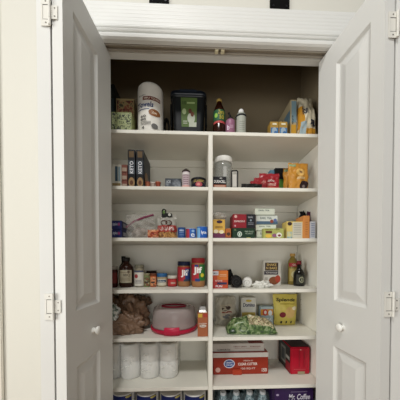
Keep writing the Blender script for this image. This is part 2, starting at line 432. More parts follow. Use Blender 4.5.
# black plates fixed to the wall above the casing
for i, (a_, b_, yb) in enumerate(((150.2, 169.6, 4.4), (268.9, 287.8, 10.2))):
    xa, xb = Xp(a_, WF - .01), Xp(b_, WF - .01); zb = Zp((a_+b_)/2, yb, WF - .01)
    t = thing('wall_bracket', ('left' if i == 0 else 'right') + ' black metal plate screwed to the wall above the header casing', 'bracket', ((xa+xb)/2, WF, zb), group='black wall brackets')
    w = xb - xa; bm = bmesh.new(); addbox(bm, -w/2, w/2, -.012, -.0005, 0, .16, .002); pm = mat('#0a0a0a', rough=.8); pm.node_tree.nodes['Principled BSDF'].inputs['Specular IOR Level'].default_value = .08; link('plate', bm, pm, t)
    for sx in (-1, 1):
        bm = bmesh.new(); addlathe(bm, [(.0045, -.0140), (.0045, -.012)], 14, (sx*w*.34, .018), axis='y'); link('screw', bm, mat('#26262a', rough=.35, metal=.6), t)

exec_items = True
# ================================================================ TOP SHELF
F1 = 1.21
it = box_it('storage_tin', 'dark tall box at the far left of the top shelf behind the green leaf box', 'box', 110, 115.5, 84, 1.29, 1, .16, '#1d2220')
it.rect('front_print', '#2c3a40', .2, .9, .25, .75)
it = box_it('gift_box', 'red and gold floral box standing behind the green leaf box', 'box', 117, 135, 98.5, 1.30, 1, .06, '#8a7a55')
it.rect('front_print', blotch('floral', ['#1f130f', '#4f241a', '#7a3a28', '#8a7a50', '#2e2e1c'], 45), .06, .94, .05, .95)
it = box_it('tea_box', 'pale green box with dark leaf pattern, leftmost at the front of the top shelf', 'box', 112.6, 132.6, 112, F1, 1, .07, '#858b58')
it.rect('front_print', blotch('leafy', ['#1a2414', '#1a2414', '#8f9768', '#9aa274', '#263418'], 34, dist=2.0), .03, .97, .04, .96)
it.rect('front_label', '#9aa274', .28, .72, .35, .62); it.text('TEA', '#3f4a26', .36, .64, .42, .55)

# paper towels
it = lathe_it('paper_towel_roll', 'tall white wrapped roll of paper towels with blue lettering on the top shelf', 'paper towels', 138.8, 164.0, 82, F1 + .075, 1,
              [(.9, 0), (.98, .02), (1, .05), (1, .90), (.98, .955), (.90, .985), (.6, 1.0), (.25, .995)], '#e9e6de', part='wrapped_roll', rough=.35, bump=.25, scale=35)
it.text('TOUGH', '#2a2a2a', .12, .40, .71, .735, shear=.2); it.rect('banner', '#6e2c22', .30, .92, .63, .70); it.text('SIMPLY TOUGH', '#e9dfd0', .34, .90, .645, .685)
it.text('Towels', '#1a3566', .08, .70, .50, .60, bold=.06, shear=.2); it.lines('#1a3566', .1, .55, (.455,), .012)
it.ell('round_badge', '#8c5a34', .52, .92, .34, .47); it.text('2x', '#e8d9c4', .62, .82, .38, .43)
it.text('60\n88', '#333333', .22, .42, .25, .35); it.lines('#55524d', .22, .60, (.17, .195, .22), .008); it.text('4', '#333333', .26, .36, .09, .14); it.ell('round_mark', '#6b6a68', .62, .84, .10, .20)

# tangle of a dark strap between roll and bin
t = thing('coiled_strap', 'dark coiled strap between the paper towels and the black bin', 'strap', (Xp(167, 1.31), 1.31, SH[1]))
bm = bmesh.new()
for q in range(3):
    addtube(bm, [(.016*math.cos(a*.4)*(1-.1*q), -.01+.012*q, .075 + .068*math.sin(a*.4)) for a in range(0, 16)], .0042)
link('strap', bm, '#15130f', t)

# dark bin with green label
yb_ = F1 + .02
x0, x1 = Xp(170.2, yb_), Xp(206.8, yb_); w = x1 - x0; h = Zp(188, 88, yb_) - SH[1]
t = thing('storage_bin', 'black plastic lidded bin with a green picture label on the top shelf', 'bin', ((x0+x1)/2, yb_ + .10, SH[1]))
bm = bmesh.new(); rings = []
def rrect(w_, d_, r_, z, n=6):
    pts = []
    for cx_, cy_, a0 in ((w_/2-r_, d_/2-r_, 0), (-w_/2+r_, d_/2-r_, 90), (-w_/2+r_, -d_/2+r_, 180), (w_/2-r_, -d_/2+r_, 270)):
        for i in range(n+1):
            a = R(a0 + 90*i/n); pts.append((cx_ + r_*math.cos(a), cy_ + r_*math.sin(a), z))
    return pts
def addloft(bm, sections, cap=True):
    rr = [[bm.verts.new(p) for p in s] for s in sections]
    for a, b in zip(rr, rr[1:]):
        n = len(a)
        for i in range(n): bm.faces.new((a[i], a[(i+1) % n], b[(i+1) % n], b[i]))
    if cap: bm.faces.new(rr[0][::-1]); bm.faces.new(rr[-1])
addloft(bm, [rrect(w*.80, .15, .02, 0), rrect(w*.93, .185, .025, h*.84), rrect(w*.95, .19, .025, h*.86)])
link('bin_body', bm, mat('#0d1114', rough=.35), t)
bm = bmesh.new(); addloft(bm, [rrect(w*.985, .2, .028, h*.865), rrect(w, .205, .03, h*.885), rrect(w*.985, .2, .03, h*.945), rrect(w*.90, .18, .03, h*.985), rrect(w*.6, .12, .03, h*.99)])
link('lid', bm, mat('#141a24', rough=.3), t)
bm = bmesh.new(); addbox(bm, -w*.23, w*.23, -.108, -.098, h*.90, h*.96, .003); link('lid_latch', bm, mat('#1c2431', rough=.3), t)
for s in (-1, 1):
    bm = bmesh.new(); addbox(bm, s*w*.5 - .006, s*w*.5 + .004, -.03, .03, h*.38, h*.86, .003); link('side_handle', bm, mat('#0d1114', rough=.35), t)
def binfront(fx, fz):
    z = fz*h; k = .80 + .13*min(1, z/(h*.84)); return ((fx-.5)*w*.8*(k/.93), -(.15 + .035*min(1, z/(h*.84)))/2, z)
ib = It(t, w, .2, h, 'pouch', pf=binfront)
lab = ib.rect('picture_label', '#566e38', .24, .80, .24, .82); ib.rect('label_foot', '#b9bfae', .52, .80, .24, .33)
ib.text('10', '#2c3d20', .30, .42, .68, .75); ib.rect('label_print', '#9fb37a', .45, .72, .70, .73)
ib.ell('label_picture', '#b9bfae', .46, .74, .30, .52); ib.ell('label_picture', '#5a3322', .50, .62, .50, .60); ib.ell('label_picture', '#6b3b26', .58, .70, .44, .54)
ib.ell('label_picture', '#a8b98a', .28, .42, .48, .60); ib.lines('#d2d6c6', .30, .46, (.30, .34), .012)

# bottles
it = lathe_it('sauce_bottle', 'amber bottle with green and yellow label, just right of the upright on the top shelf', 'bottle', 212.8, 225.2, 96.5, 1.24, 1,
              [(.86, 0), (.98, .03), (1, .08), (1, .30), (.95, .34), (1, .38), (1, .62), (.93, .68), (.72, .78), (.45, .88), (.36, .93), (.36, .935)], '#2b130a', part='bottle', rough=.15)
lathe_part(it, 'cap', [(.42, .935), (.44, .94), (.44, .99), (.40, 1.0)], '#a98f4c')
it.rect('front_label', '#28553a', .03, .97, .36, .66); it.rect('label_band', '#b44a4a', .03, .97, .30, .36); it.text('Zero', '#a89a38', .36, .84, .53, .64, bold=.07); it.text('50', '#a89a38', .46, .82, .40, .51, bold=.07); it.ell('label_mark', '#8fb94f', .12, .34, .44, .56)
it = lathe_it('lotion_bottle', 'small pink bottle with a black pump nozzle on the top shelf', 'bottle', 225.4, 234.6, 117.5, 1.22, 1,
              [(.9, 0), (1, .03), (1, .80), (.95, .90), (.7, .98), (.5, 1.0)], '#96667f', part='bottle', rough=.35)
lathe_part(it, 'pump_collar', [(.55, 1.0), (.55, 1.1), (.25, 1.14), (.2, 1.22)], '#121110')
bm = bmesh.new(); addtube(bm, [(-.002, 0, it.h*1.2), (-.004, 0, it.h*1.32), (-.010, -.004, it.h*1.42)], .0055); link('nozzle', bm, '#121110', it.t)
it.text('b', '#e8dbe6', .12, .34, .25, .55); it.lines('#d9bdd0', .40, .75, (.35, .42, .49), .02)
it = lathe_it('spray_bottle', 'slim pale bottle with black collar and white ball cap on the top shelf', 'bottle', 235.4, 245.8, 106.5, 1.22, 1,
              [(.88, 0), (.95, .03), (.93, .2), (.93, .60), (.98, .68), (.98, .74), (.8, .80), (.5, .84)], '#a7aa9f', part='bottle', rough=.4)
lathe_part(it, 'collar', [(1.0, .67), (1.02, .68), (1.0, .735), (.9, .745)], '#16161a'); lathe_part(it, 'cap', [(.45, .84), (.50, .87), (.50, .93), (.36, .98), (.1, 1.0)], '#e8e8e6')
bm = bmesh.new(); addtube(bm, [(-.026, -.006, it.h*.60), (-.031, -.006, it.h*.68), (-.022, -.004, it.h*.74)], .004); link('trigger', bm, '#16161a', it.t)
it.lines('#83877d', .25, .75, (.15, .22, .29, .36, .43), .02)
it = box_it('card_deck', 'small dark red flat packet lying on the top shelf left of two yellow boxes', 'packet', 250, 267, 128.6, 1.24, 1, .08, '#5e3a36', h=.03)
bm = bmesh.new(); addtube(bm, [(-.03, -.02, .032), (-.01, -.03, .040), (.01, -.02, .034), (.04, -.03, .038)], .003); link('wrapper_fold', bm, '#9a9086', it.t)
for i, (a_, b_) in enumerate(((269.6, 277.8), (278.4, 286.6))):
    it = box_it('medicine_box', 'small yellow and blue carton on the top shelf, ' + ('left' if i == 0 else 'right') + ' one of the pair', 'box', a_, b_, 121.5, 1.21, 1, .05, '#a5833c', group='pair of small yellow cartons')
    it.rect('front_print', '#3d6e9e', .05, .95, .05, .58); it.ell('front_picture', '#94a6b4', .18, .8, .10, .60); it.ell('front_picture', '#2d5f96', .42, .85, .05, .35); it.rect('front_flash', '#d8d2b8', .25, .75, .76, .88)
it = box_it('cereal_box', 'tall cream and grey carton leaning beside the yellow tortilla chip bag on the top shelf', 'box', 289.5, 295.5, 99.5, 1.235, 1, .19, '#a39678', bev=.002)
it.rect('front_print', '#6f8790', .15, .95, .42, .96); it.text('Honeys', '#33302a', .15, .55, .06, .60, rot=True); it.rect('side_print', '#8f743a', .02, .98, .03, .45, face='left'); it.rect('side_panel_print', '#5e7a8a', .55, .98, .45, .75, face='left'); it.ell('side_picture', '#2a3a5a', .3, .5, .45, .78, face='left'); it.rect('side_print', '#b98b2c', .1, .9, .02, .36)
it = pouch_it('chip_bag', 'large yellow and cream crumpled snack bag at the right end of the top shelf', 'bag', 298.2, 319.2, 90, 1.205, 1, .12, '#c3baa2', wob=.007, taper=.28, lean=.02, rough=.3)
it.rect('yellow_print', '#b98428', .02, .98, .0, .20); it.rect('yellow_print', '#b98428', .02, .24, .20, .70); it.rect('blue_print', '#94a5aa', .10, .36, .02, .34)
it.text('for', '#1d2238', .16, .46, .50, .72, bold=.05, shear=-.1); it.text('a', '#1d2238', .52, .80, .24, .38, bold=.07)

# ================================================================ SHELF 2
it = box_it('card_box', 'small white and blue carton at the far left of the second shelf', 'box', 112.4, 122, 164.4, 1.22, 2, .10, '#b9b5a8')
it.rect('front_print', '#3c5260', .35, .62, .30, .92); it.rect('front_foot', '#8b7650', .05, .9, .02, .22); it.rect('front_stripe', '#7f9096', .68, .9, .3, .9)
for i, z in enumerate((0, 1, 2)):
    hh = (Zp(125, 164.5, 1.225) - SH[2]) / 3
    it = box_it('mix_carton', ('bottom', 'middle', 'top')[i] + ' red and beige carton in the stack left of the black boxes', 'box', 122.3, 127.8, 0, 1.225, 2, .10, '#7c4a3e', zb=SH[2] + i*hh + .0004*i, h=hh - .0008, group='stack of small red cartons')
    it.rect('front_print', '#a89482', .1, .9, .15, .6)
for i, (a_, b_) in enumerate(((128.3, 135.6), (136.8, 144.0))):
    it = box_it('cereal_box', 'black upright carton with white KETO lettering on the second shelf, ' + ('left' if i == 0 else 'right') + ' of the two', 'box', a_, b_, 149.6 + .3*i, 1.215, 2, .17, '#17181b', group='two black keto cartons', rough=.35)
    it.rect('top_picture', '#5e4828', .18, .85, .80, .96); it.rect('band', '#383f47', .03, .97, .36, .72); it.text('KETO', '#d8dade', .28, .78, .38, .70, rot=True, bold=.05)
    it.ell('bowl_picture', '#94764f', .10, .95, .02, .28); it.ell('bowl_picture', '#5d3620', .30, .75, .08, .20)
    it.rect('side_print', '#3d4045', .05, .95, .3, .9, face='right'); it.ell('side_picture', '#8d6a48', .1, .6, .05, .5, face='right')
for i in range(3):
    x = (145.6, 150.6, 155.8)[i]
    it = lathe_it('coffee_pod', ('first', 'second', 'third')[i] + ' copper foil cup from the black cartons on the second shelf', 'cup', x, x + 5.2, 181.5 + (i % 2)*.6, 1.235, 2, [(.75, 0), (.85, .1), (1, .85), (1, 1)], ('#a5634a', '#b8a79b', '#9c4f3c')[i], part='foil_cup', group='copper foil cups', metal=.5, rough=.35)
    lathe_part(it, 'rim', [(1.0, .88), (1.06, .9), (1.06, .98), (.9, 1.02)], ('#7f3a2a', '#e0d8d0', '#c5785c')[i])
it = box_it('spice_carton', 'low dark grey carton lying on the second shelf left of the pink bottle', 'box', 165.3, 181.4, 178.3, 1.225, 2, .08, '#3a3f45')
it.rect('front_print', blotch('greyprint', ['#23272c', '#4a525a', '#8a9096'], 25), .04, .96, .06, .94); it.text('ICE', '#c8ccd0', .1, .35, .55, .8)
it = lathe_it('shaker_bottle', 'small white and pink bottle with a dark pointed cap on the second shelf', 'bottle', 182.1, 190.3, 167.3, 1.225, 2, [(.95, 0), (1, .02), (1, .78), (.95, .8)], '#c8b7bc', part='bottle', rough=.4)
lathe_part(it, 'pointed_cap', [(1.0, .80), (1.0, .86), (.7, .92), (.35, .97), (.12, 1.0)], '#2c1d18'); it.lines('#7e5b68', .2, .8, (.2, .3, .40, .5, .6), .03); it.rect('label_foot', '#dba9a4', .05, .95, .05, .15); it.rect('label_head', '#e6e0e0', .08, .92, .66, .75)
it = lathe_it('drink_tub', 'round black tub with gold lettering and a red picture on the second shelf', 'tub', 191, 206.2, 177.2, 1.245, 2, [(.92, 0), (.98, .05), (.98, .78)], '#15172a', part='tub', rough=.3)
lathe_part(it, 'lid', [(1.0, .78), (1.02, .82), (1.02, .95), (.94, 1.0)], '#0f1016'); it.text('CLASSIC', '#c4ac63', .18, .86, .56, .76, bold=.06); it.ell('label_picture', '#b4535c', .30, .74, .14, .58); it.ell('label_picture', '#d8928c', .4, .6, .25, .45); it.lines('#8b8256', .08, .25, (.5, .6), .03)
# clear jar with white lid
it = lathe_it('plastic_jar', 'clear jar with a wide white screw lid, right of the upright on the second shelf', 'jar', 213.8, 232.2, 155.5, 1.30, 2, [(.90, 0), (.98, .03), (1, .08), (1, .72), (.94, .80), (.90, .85)], mat('#b4b6b0', rough=.08, alpha=.42, var=.02), part='glass')
lathe_part(it, 'lid', [(.98, .84), (1.0, .85), (1.0, .97), (.94, 1.0)], '#e6e5df'); it.rect('painted_glare', mat('#dcdcd8', alpha=.5), .45, .62, .40, .68)  # pale see-through patch on the jar is painted glare
it = box_it('battery_pack', 'black and copper battery pack in front of the clear jar', 'battery pack', 213.2, 226.3, 176.6, 1.21, 2, .022, '#17161a')
it.rect('copper_print', '#a2593c', .02, .98, .02, .34); it.text('DURACELL', '#e4e1dc', .06, .94, .48, .72, bold=.05); it.lines('#d8c1ae', .1, .9, (.08, .16, .24), .03); it.text('+', '#e4e1dc', .45, .7, .82, .92)
# framed clear pack
t = thing('clear_pack', 'narrow clear pack with a black rounded frame, right of the clear jar', 'pack', (Xp(234.3, 1.24), 1.24, SH[2]), R(-14))
w_, h_ = .036, .115; bm = bmesh.new()
pts = [(-w_/2, h_*.06), (-w_/2, h_*.95), (-w_/2 + .005, h_), (w_/2 - .005, h_), (w_/2, h_*.95), (w_/2, h_*.06), (w_/2 - .005, 0.004), (-w_/2 + .005, 0.004), (-w_/2, h_*.06)]
addtube(bm, [(x, 0, z) for x, z in pts], .0036); link('frame', bm, '#141214', t)
bm = bmesh.new(); addbox(bm, -w_/2 + .003, w_/2 - .003, -.002, .03, .002, h_ - .003, .002); link('clear_shell', bm, mat('#c9c7c0', rough=.15, alpha=.45), t)
bm = bmesh.new(); addbox(bm, -w_*.25, w_*.3, -.0035, -.0025, h_*.2, h_*.8); link('paper_insert', bm, '#c0bcb4', t)
# black flat tray + red pouches
it = pouch_it('black_pouch', 'black flat pouch under the red snack bags on the second shelf', 'bag', 241.5, 262, 182, 1.20, 2, .018, '#14120f', h=.03, wob=.003, rough=.4)
for i, (a_, b_, yt, yy, c) in enumerate(((250.6, 262, 180, 1.225, '#8f1f26'), (254, 268, 177, 1.255, '#93242a'), (259.5, 279.6, 172.8, 1.285, '#98222b'))):
    it = pouch_it('snack_bag', ('short dark red snack bag in front of the red pair', 'middle red snack bag on the second shelf', 'largest red snack bag, with white lettering, on the second shelf')[i], 'bag', a_, b_, yt, yy, 2, .026, c, group='red snack bags', wob=.004, rough=.3)
    if i == 2: it.text('Snacks', '#e8cfca', .24, .74, .58, .72, bold=.05); it.lines('#e0b5a8', .15, .8, (.46, .40), .03); it.rect('picture_band', '#c2603e', .35, .95, .18, .32)
    elif i == 1: it.lines('#c9877c', .15, .8, (.6, .7), .04)
    else: it.ell('picture', '#c98a66', .2, .6, .2, .6)
it = box_it('snack_carton', 'black and green carton standing behind the red and orange bags', 'box', 274.5, 285.2, 168, 1.36, 2, .06, '#16171a'); it.rect('green_print', '#4c7a30', .3, .98, .10, .62)
it = box_it('blue_packet', 'pale blue packet edge standing behind the red snack bags', 'packet', 269.6, 274, 169.8, 1.37, 2, .04, '#6d9cb4'); it.rect('front_print', '#a8c6d2', .2, .8, .2, .7)
for i, (a_, b_, yt, yy) in enumerate(((284.6, 297, 166, 1.30), (289.6, 309.6, 161, 1.215))):
    it = pouch_it('chip_bag', ('orange snack bag half hidden behind another orange bag', 'orange upright snack bag with a brown picture at the right end of the second shelf')[i], 'bag', a_, b_, yt, yy, 2, .05, '#ba8230', group='orange snack bags', wob=.005, rough=.35, lean=.03)
    it.rect('corner_print', '#8ba27a', .03, .34, .86, .95)
    if i == 1:
        it.ell('logo_ring', '#d9ae62', .33, .76, .50, .78); it.ell('logo_disc', '#6b4a24', .46, .64, .58, .70); it.lines('#e6d2a0', .35, .75, (.44, .40), .02)
        it.ell('snack_picture', '#2c1a1c', .46, .92, .02, .34); it.ell('snack_picture', '#8b7c78', .60, .78, .08, .2)
    else: it.ell('snack_picture', '#8d5a22', .2, .6, .1, .4)

# ================================================================ SHELF 3
hh = (Zp(119, 220.5, 1.21) - SH[3]) / 2
for i in range(2):
    it = box_it('wrap_box', ('lower', 'upper')[i] + ' navy blue carton of the two stacked at the left of the third shelf', 'box', 112 , 121.8, 0, 1.21, 3, .24, '#1d2358', zb=SH[3] + i*hh + i*.0006, h=hh - .001, group='two long navy cartons')
    it.text('ziploc', '#cfd2e2', .1, .6, .35, .75, bold=.04); it.ell('red_mark', '#8d3a66', .62, .85, .4, .75)
    it.rect('side_print', '#15193f', .03, .97, .08, .92, face='right'); it.rect('side_label', '#8d8e95', .10, .8, .3, .75, face='right')
ZIP = mat('#cfcac2', rough=.15, alpha=.30, var=.1, bump=.6, scale=30)
it = pouch_it('zip_bag', 'clear plastic zip bag with a dark pink zip track on the third shelf', 'bag', 124.5, 153.5, 212.5, 1.25, 3, .07, ZIP, wob=.012)
bm = bmesh.new(); addtube(bm, [(-.078, -.012, .070), (-.03, -.020, .104), (.03, -.018, .128), (.080, -.012, .144)], .0058); link('zip_track', bm, '#7a2c4c', it.t)
lump('bag_contents', mat('#a2948a', rough=.7, alpha=.8), it.t, (.005, 0, .032), (.045, .022, .030), 3, amp=.5)
# pretzel bag
it = pouch_it('pretzel_bag', 'clear pretzel bag with a red band, closed by a black and green clip', 'bag', 155.5, 177.4, 214.5, 1.215, 3, .06, mat('#b7b4aa', rough=.2, alpha=.75, var=.2, bump=.5, scale=25), wob=.008, taper=.12)
it.rect('red_band', '#a83a34', .02, .98, .28, .55); it.text('SNAPS', '#f0e2dc', .2, .85, .34, .49, bold=.05); it.rect('pretzels', blotch('pretzel', ['#3a1f12', '#a5703a', '#d0a060', '#6b3d20'], 60), .04, .96, .02, .28)
bm = bmesh.new()
for s in (-1, 1):
    addtube(bm, [(s*.013 + .016*math.cos(a*.42), -.030, .087 + .013*math.sin(a*.42)) for a in range(16)], .0028)
link('pretzel_picture', bm, '#4a2a1c', it.t)
bm = bmesh.new(); addbox(bm, -.030, .030, -.014, .012, it.h - .012, it.h + .012, .004); addtube(bm, [(-.016 + .010*math.cos(a*.42), -.008, it.h + .018 + .016*math.sin(a*.42)) for a in range(16)], .004); link('bag_clip', bm, '#141512', it.t)
bm = bmesh.new(); addbox(bm, -.022, -.010, -.017, -.012, it.h + .006, it.h + .026, .003); link('clip_button', bm, '#5b7f3a', it.t)
bm = bmesh.new(); addlathe(bm, [(.008, -.0185), (.008, -.014)], 14, (.016, it.h + .002), axis='y'); link('clip_mark', bm, '#cfcfc6', it.t)
it = pouch_it('snack_bag', 'orange and red low snack bag in front of the zip bag on the third shelf', 'bag', 147.6, 158.5, 229.5, 1.19, 3, .022, blotch('nuts', ['#7d2a1c', '#c05a34', '#d9a87c', '#a04028'], 50), wob=.005)
for i, (a_, b_, yt, c, lb) in enumerate(((177.8, 185.6, 227.4, '#28508f', 'slim blue tin, left of the three blue tins by the upright'), (186.0, 196.2, 228.2, '#2a5fb0', 'red and blue tin in the middle of the three blue tins'), (196.8, 207.6, 226.6, '#1f5cb5', 'bright blue tin with white script right beside the upright'))):
    it = lathe_it('food_tin', lb, 'tin', a_, b_, yt, 1.235, 3, [(.96, 0), (1, .03), (1, .95), (.96, .98), (.90, 1.0)], c, part='tin', group='blue tins', rough=.35)
    lathe_part(it, 'lid', [(.98, .955), (1.03, .965), (1.03, 1.0), (.95, 1.01)], ('#1c3a70', '#c8ccd4', '#5f8ec6')[i])
    if i == 1: it.rect('red_panel', '#b03a48', .02, .36, .05, .92); it.ell('label_mark', '#9dc2e6', .55, .85, .6, .85); it.text('e', '#e6ecf4', .5, .85, .15, .5, bold=.05)
    elif i == 2: it.rect('pale_panel', '#7fb4dd', .03, .30, .05, .9); it.text('lyte', '#eef2f8', .40, .86, .30, .66, bold=.05, rot=False)
    else: it.lines('#7d98c8', .2, .85, (.3, .5), .05); it.rect('white_patch', '#a9bcd8', .25, .8, .65, .8)
# right bay, third shelf
it = box_it('cracker_box', 'yellow carton with a purple foot, right of the upright on the third shelf', 'box', 212.9, 225, 219.5, 1.22, 3, .07, '#d4a94c')
it.rect('purple_foot', '#6b3050', .0, 1.0, .0, .30); it.ell('dark_logo', '#3c2436', .30, .78, .80, .96); it.lines('#8b6a34', .2, .8, (.62, .56), .03); it.ell('food_picture', '#e9dcb8', .05, .45, .28, .48); it.ell('food_picture', '#e9dcb8', .5, .9, .26, .45)
it = lump('plastic_bag', mat('#c7c3ba', rough=.2, alpha=.45, bump=.5, scale=40), None, (0, 0, 0), (.037, .028, .022), 5, amp=.35, flat=-.012)
it.location = (Xp(219.5, 1.255), 1.255, Zp(219, 219.0, 1.255) + .013); it['label'] = 'crumpled clear plastic bag lying on the yellow carton'; it['category'] = 'bag'
it = box_it('snack_carton', 'small orange carton between the yellow carton and the dark green coffee box', 'box', 225.4, 231.0, 228.4, 1.225, 3, .07, '#b0642f'); it.ell('food_picture', '#4e3020', .2, .9, .3, .62); it.rect('front_foot', '#8a3c26', .02, .98, .02, .2)
g2 = box_it('coffee_pod_box', 'dark green coffee carton with a round white emblem under the red carton', 'box', 232.4, 254.8, 228.0, 1.215, 3, .11, '#16321f')
g2.ell('round_emblem', '#cfd6cc', .22, .42, .18, .68); g2.ell('emblem_core', '#2c6a48', .255, .385, .26, .60); g2.ell('emblem_figure', '#dfe5dc', .295, .345, .28, .56)
g2.text('PIKE PLACE', '#a9b8a4', .55, .93, .62, .74); g2.text('ROAST', '#a9b8a4', .58, .9, .42, .54); g2.rect('foot_strip', '#b2ac62', .62, .80, .02, .12); g2.text('16', '#8aa06a', .08, .16, .75, .9)
hz = SH[3] + g2.h + .0006
it = box_it('coffee_pod_box', 'dark red and black coffee carton on top of the dark green carton', 'box', 232.8, 255, 214.2, 1.217, 3, .11, '#8a1d28', zb=hz)
it.rect('black_panel', '#1a1a20', .60, 1.0, .0, 1.0); it.ell('crest', '#cfa8a0', .06, .19, .72, .94); it.text('ESPRESSO', '#e2c9c4', .06, .54, .42, .54, bold=.04); it.ell('red_mark', '#c4939a', .06, .14, .08, .22); it.text('DARK', '#b0b2b8', .68, .9, .72, .84); it.lines('#9a9ca4', .68, .92, (.35, .25), .03); it.ell('small_mark', '#8d9aa4', .76, .84, .48, .62)
# stack of white tea cartons
zb = SH[3]
for i, (a_, b_, yt) in enumerate(((256.6, 276.4, 230.5), (255.6, 276, 224.2), (256.2, 277.4, 214.8), (254.9, 274.6, 208.0))):
    hgt = Zp(266, yt, 1.245) - zb
    it = box_it('tea_carton', ('lowest', 'second', 'third', 'topmost')[i] + ' white tea carton of the stack of four in the right bay', 'box', a_, b_, yt, 1.245, 3, .09, ('#cfd3c2', '#d6dccb', '#cdd2ca', '#ccd1c2')[i], zb=zb, h=hgt - .0008, group='stack of white tea cartons')
    zb += hgt
    it.text('EARL TEA', '#4a5a58', .18, .72, .55, .78, bold=.03)
    if i == 2: it.rect('blue_band', '#4b6478', .0, 1.0, .0, .32); it.ell('cup_picture', '#8c4436', .64, .80, .12, .50); it.ell('flower_picture', '#5d6d9a', .80, .96, .25, .6)
    if i == 0: it.rect('pale_band', '#a5ad9a', .0, 1, .0, .3)
    it.rect('top_edge', '#8d9386', .0, 1.0, .93, .99)
it = box_it('tea_carton', 'small yellow-green fruit tea carton in front of the white stack', 'box', 263.4, 283.6, 228.4, 1.205, 3, .035, '#a9ad62')
it.rect('dark_label', '#5e3a2a', .10, .42, .52, .76); it.text('FRUIT TEA', '#5a5a30', .06, .8, .84, .95); it.ell('fruit_picture', '#d9b34a', .08, .40, .08, .45); it.ell('fruit_picture', '#8c5a78', .42, .66, .12, .5); it.ell('fruit_picture', '#e0ddd0', .62, .9, .1, .6); it.ell('fruit_picture', '#7a3d3a', .7, .85, .2, .42)
it = box_it('sweetener_box', 'pale yellow carton with a white panel on the third shelf, right of the tea cartons', 'box', 286.4, 302.8, 221.4, 1.225, 3, .07, '#d5bd6c')
it.rect('white_panel', '#ccc9ba', .36, .95, .06, .95); it.ell('dark_logo', '#3a2a2c', .05, .32, .76, .97); it.rect('picture', blotch('teal', ['#5c7f86', '#9fb3ac', '#d0c68c'], 40), .02, .34, .04, .42); it.lines('#7e8078', .42, .88, (.25, .35, .45, .55, .65, .75, .85), .02)
it = box_it('recipe_book', 'thin tan orange box standing upright between two paler boxes on the third shelf', 'box', 303.2, 309.4, 215.6, 1.215, 3, .10, '#cf8a4c'); it.lines('#a8622c', .3, .7, (.2, .3, .4, .5, .6, .7), .02)
it = box_it('white_carton', 'white and blue carton at the right end of the third shelf', 'box', 309.8, 315.2, 221.4, 1.215, 3, .09, '#c4c6cc'); it.lines('#5a6c96', .2, .85, (.15, .25, .35, .45, .55, .65, .75, .85), .03)
it = pouch_it('dark_pouch', 'black crumpled pouch sticking up behind the tan orange box', 'bag', 296.5, 308.5, 211, 1.345, 3, .03, '#171418', wob=.014, taper=.6)
it = pouch_it('candy_bag', 'dark purple and white bag behind the cartons at the right end of the third shelf', 'bag', 307.0, 312.0, 211.5, 1.312, 3, .014, '#4e1c38', wob=.004, taper=.1); it.rect('white_print', '#c8c2c6', .3, .9, .25, .6)

# ================================================================ SHELF 4
it = lathe_it('sauce_jar', 'dark red jar with a pale lid at the far left of the fourth shelf', 'jar', 108.8, 117.6, 266, 1.30, 4, [(.92, 0), (1, .04), (1, .78), (.9, .84)], '#3a1612', part='jar', rough=.2); lathe_part(it, 'lid', [(.95, .84), (.95, .98), (.9, 1.0)], '#9d968c'); it.rect('front_label', '#6b2018', .1, .98, .2, .7)
it = lathe_it('syrup_bottle', 'black capped bottle behind the brown sauce bottle on the fourth shelf', 'bottle', 118.9, 128.0, 256.2, 1.41, 4, [(.95, 0), (1, .04), (1, .55), (.85, .66), (.45, .76), (.4, .84)], '#1b120e', part='bottle', rough=.2); lathe_part(it, 'cap', [(.46, .84), (.46, .99), (.4, 1.0)], '#131110'); it.rect('front_label', '#57452e', .1, .9, .15, .45)
it = lathe_it('sauce_bottle', 'dark brown sauce bottle with a cream label on the fourth shelf', 'bottle', 119.8, 133.4, 257.4, 1.315, 4, [(.90, 0), (1, .03), (1, .60), (.96, .68), (.70, .75), (.48, .80), (.42, .86), (.42, .88)], '#2a130b', part='bottle', rough=.18)
lathe_part(it, 'cap', [(.46, .88), (.48, .89), (.48, .99), (.42, 1.0)], '#17130f'); it.rect('front_label', '#a89f87', .06, .94, .16, .58); it.text('BBQ', '#4d4234', .42, .86, .36, .46); it.lines('#5d5140', .14, .86, (.22, .27, .31, .50), .014); it.ell('label_mark', '#574736', .68, .84, .48, .56)
it = lathe_it('spice_jar', 'clear glass jar with a white label and red mark on the fourth shelf', 'jar', 134.4, 144.4, 264.6, 1.32, 4, [(.92, 0), (1, .03), (1, .72), (.86, .82), (.8, .86)], mat('#a59d86', rough=.1, alpha=.55), part='glass')
lathe_part(it, 'lid', [(.86, .86), (.9, .87), (.9, .98), (.84, 1.0)], mat('#8a8672', rough=.2, alpha=.8)); it.rect('front_label', '#cfcbc0', .04, .96, .06, .66); it.ell('red_mark', '#9c3034', .12, .48, .40, .58); it.rect('blue_band', '#39405c', .06, .94, .68, .74); it.lines('#77747a', .2, .8, (.18, .24, .3), .02)
it = lathe_it('spice_jar', 'dark jar standing behind the small seasoning jars on the fourth shelf', 'jar', 146, 157, 270.5, 1.45, 4, [(.95, 0), (1, .05), (1, .8), (.9, .86)], '#4a2420', part='jar', rough=.3); lathe_part(it, 'lid', [(.94, .86), (.94, 1.0)], '#2e1816')
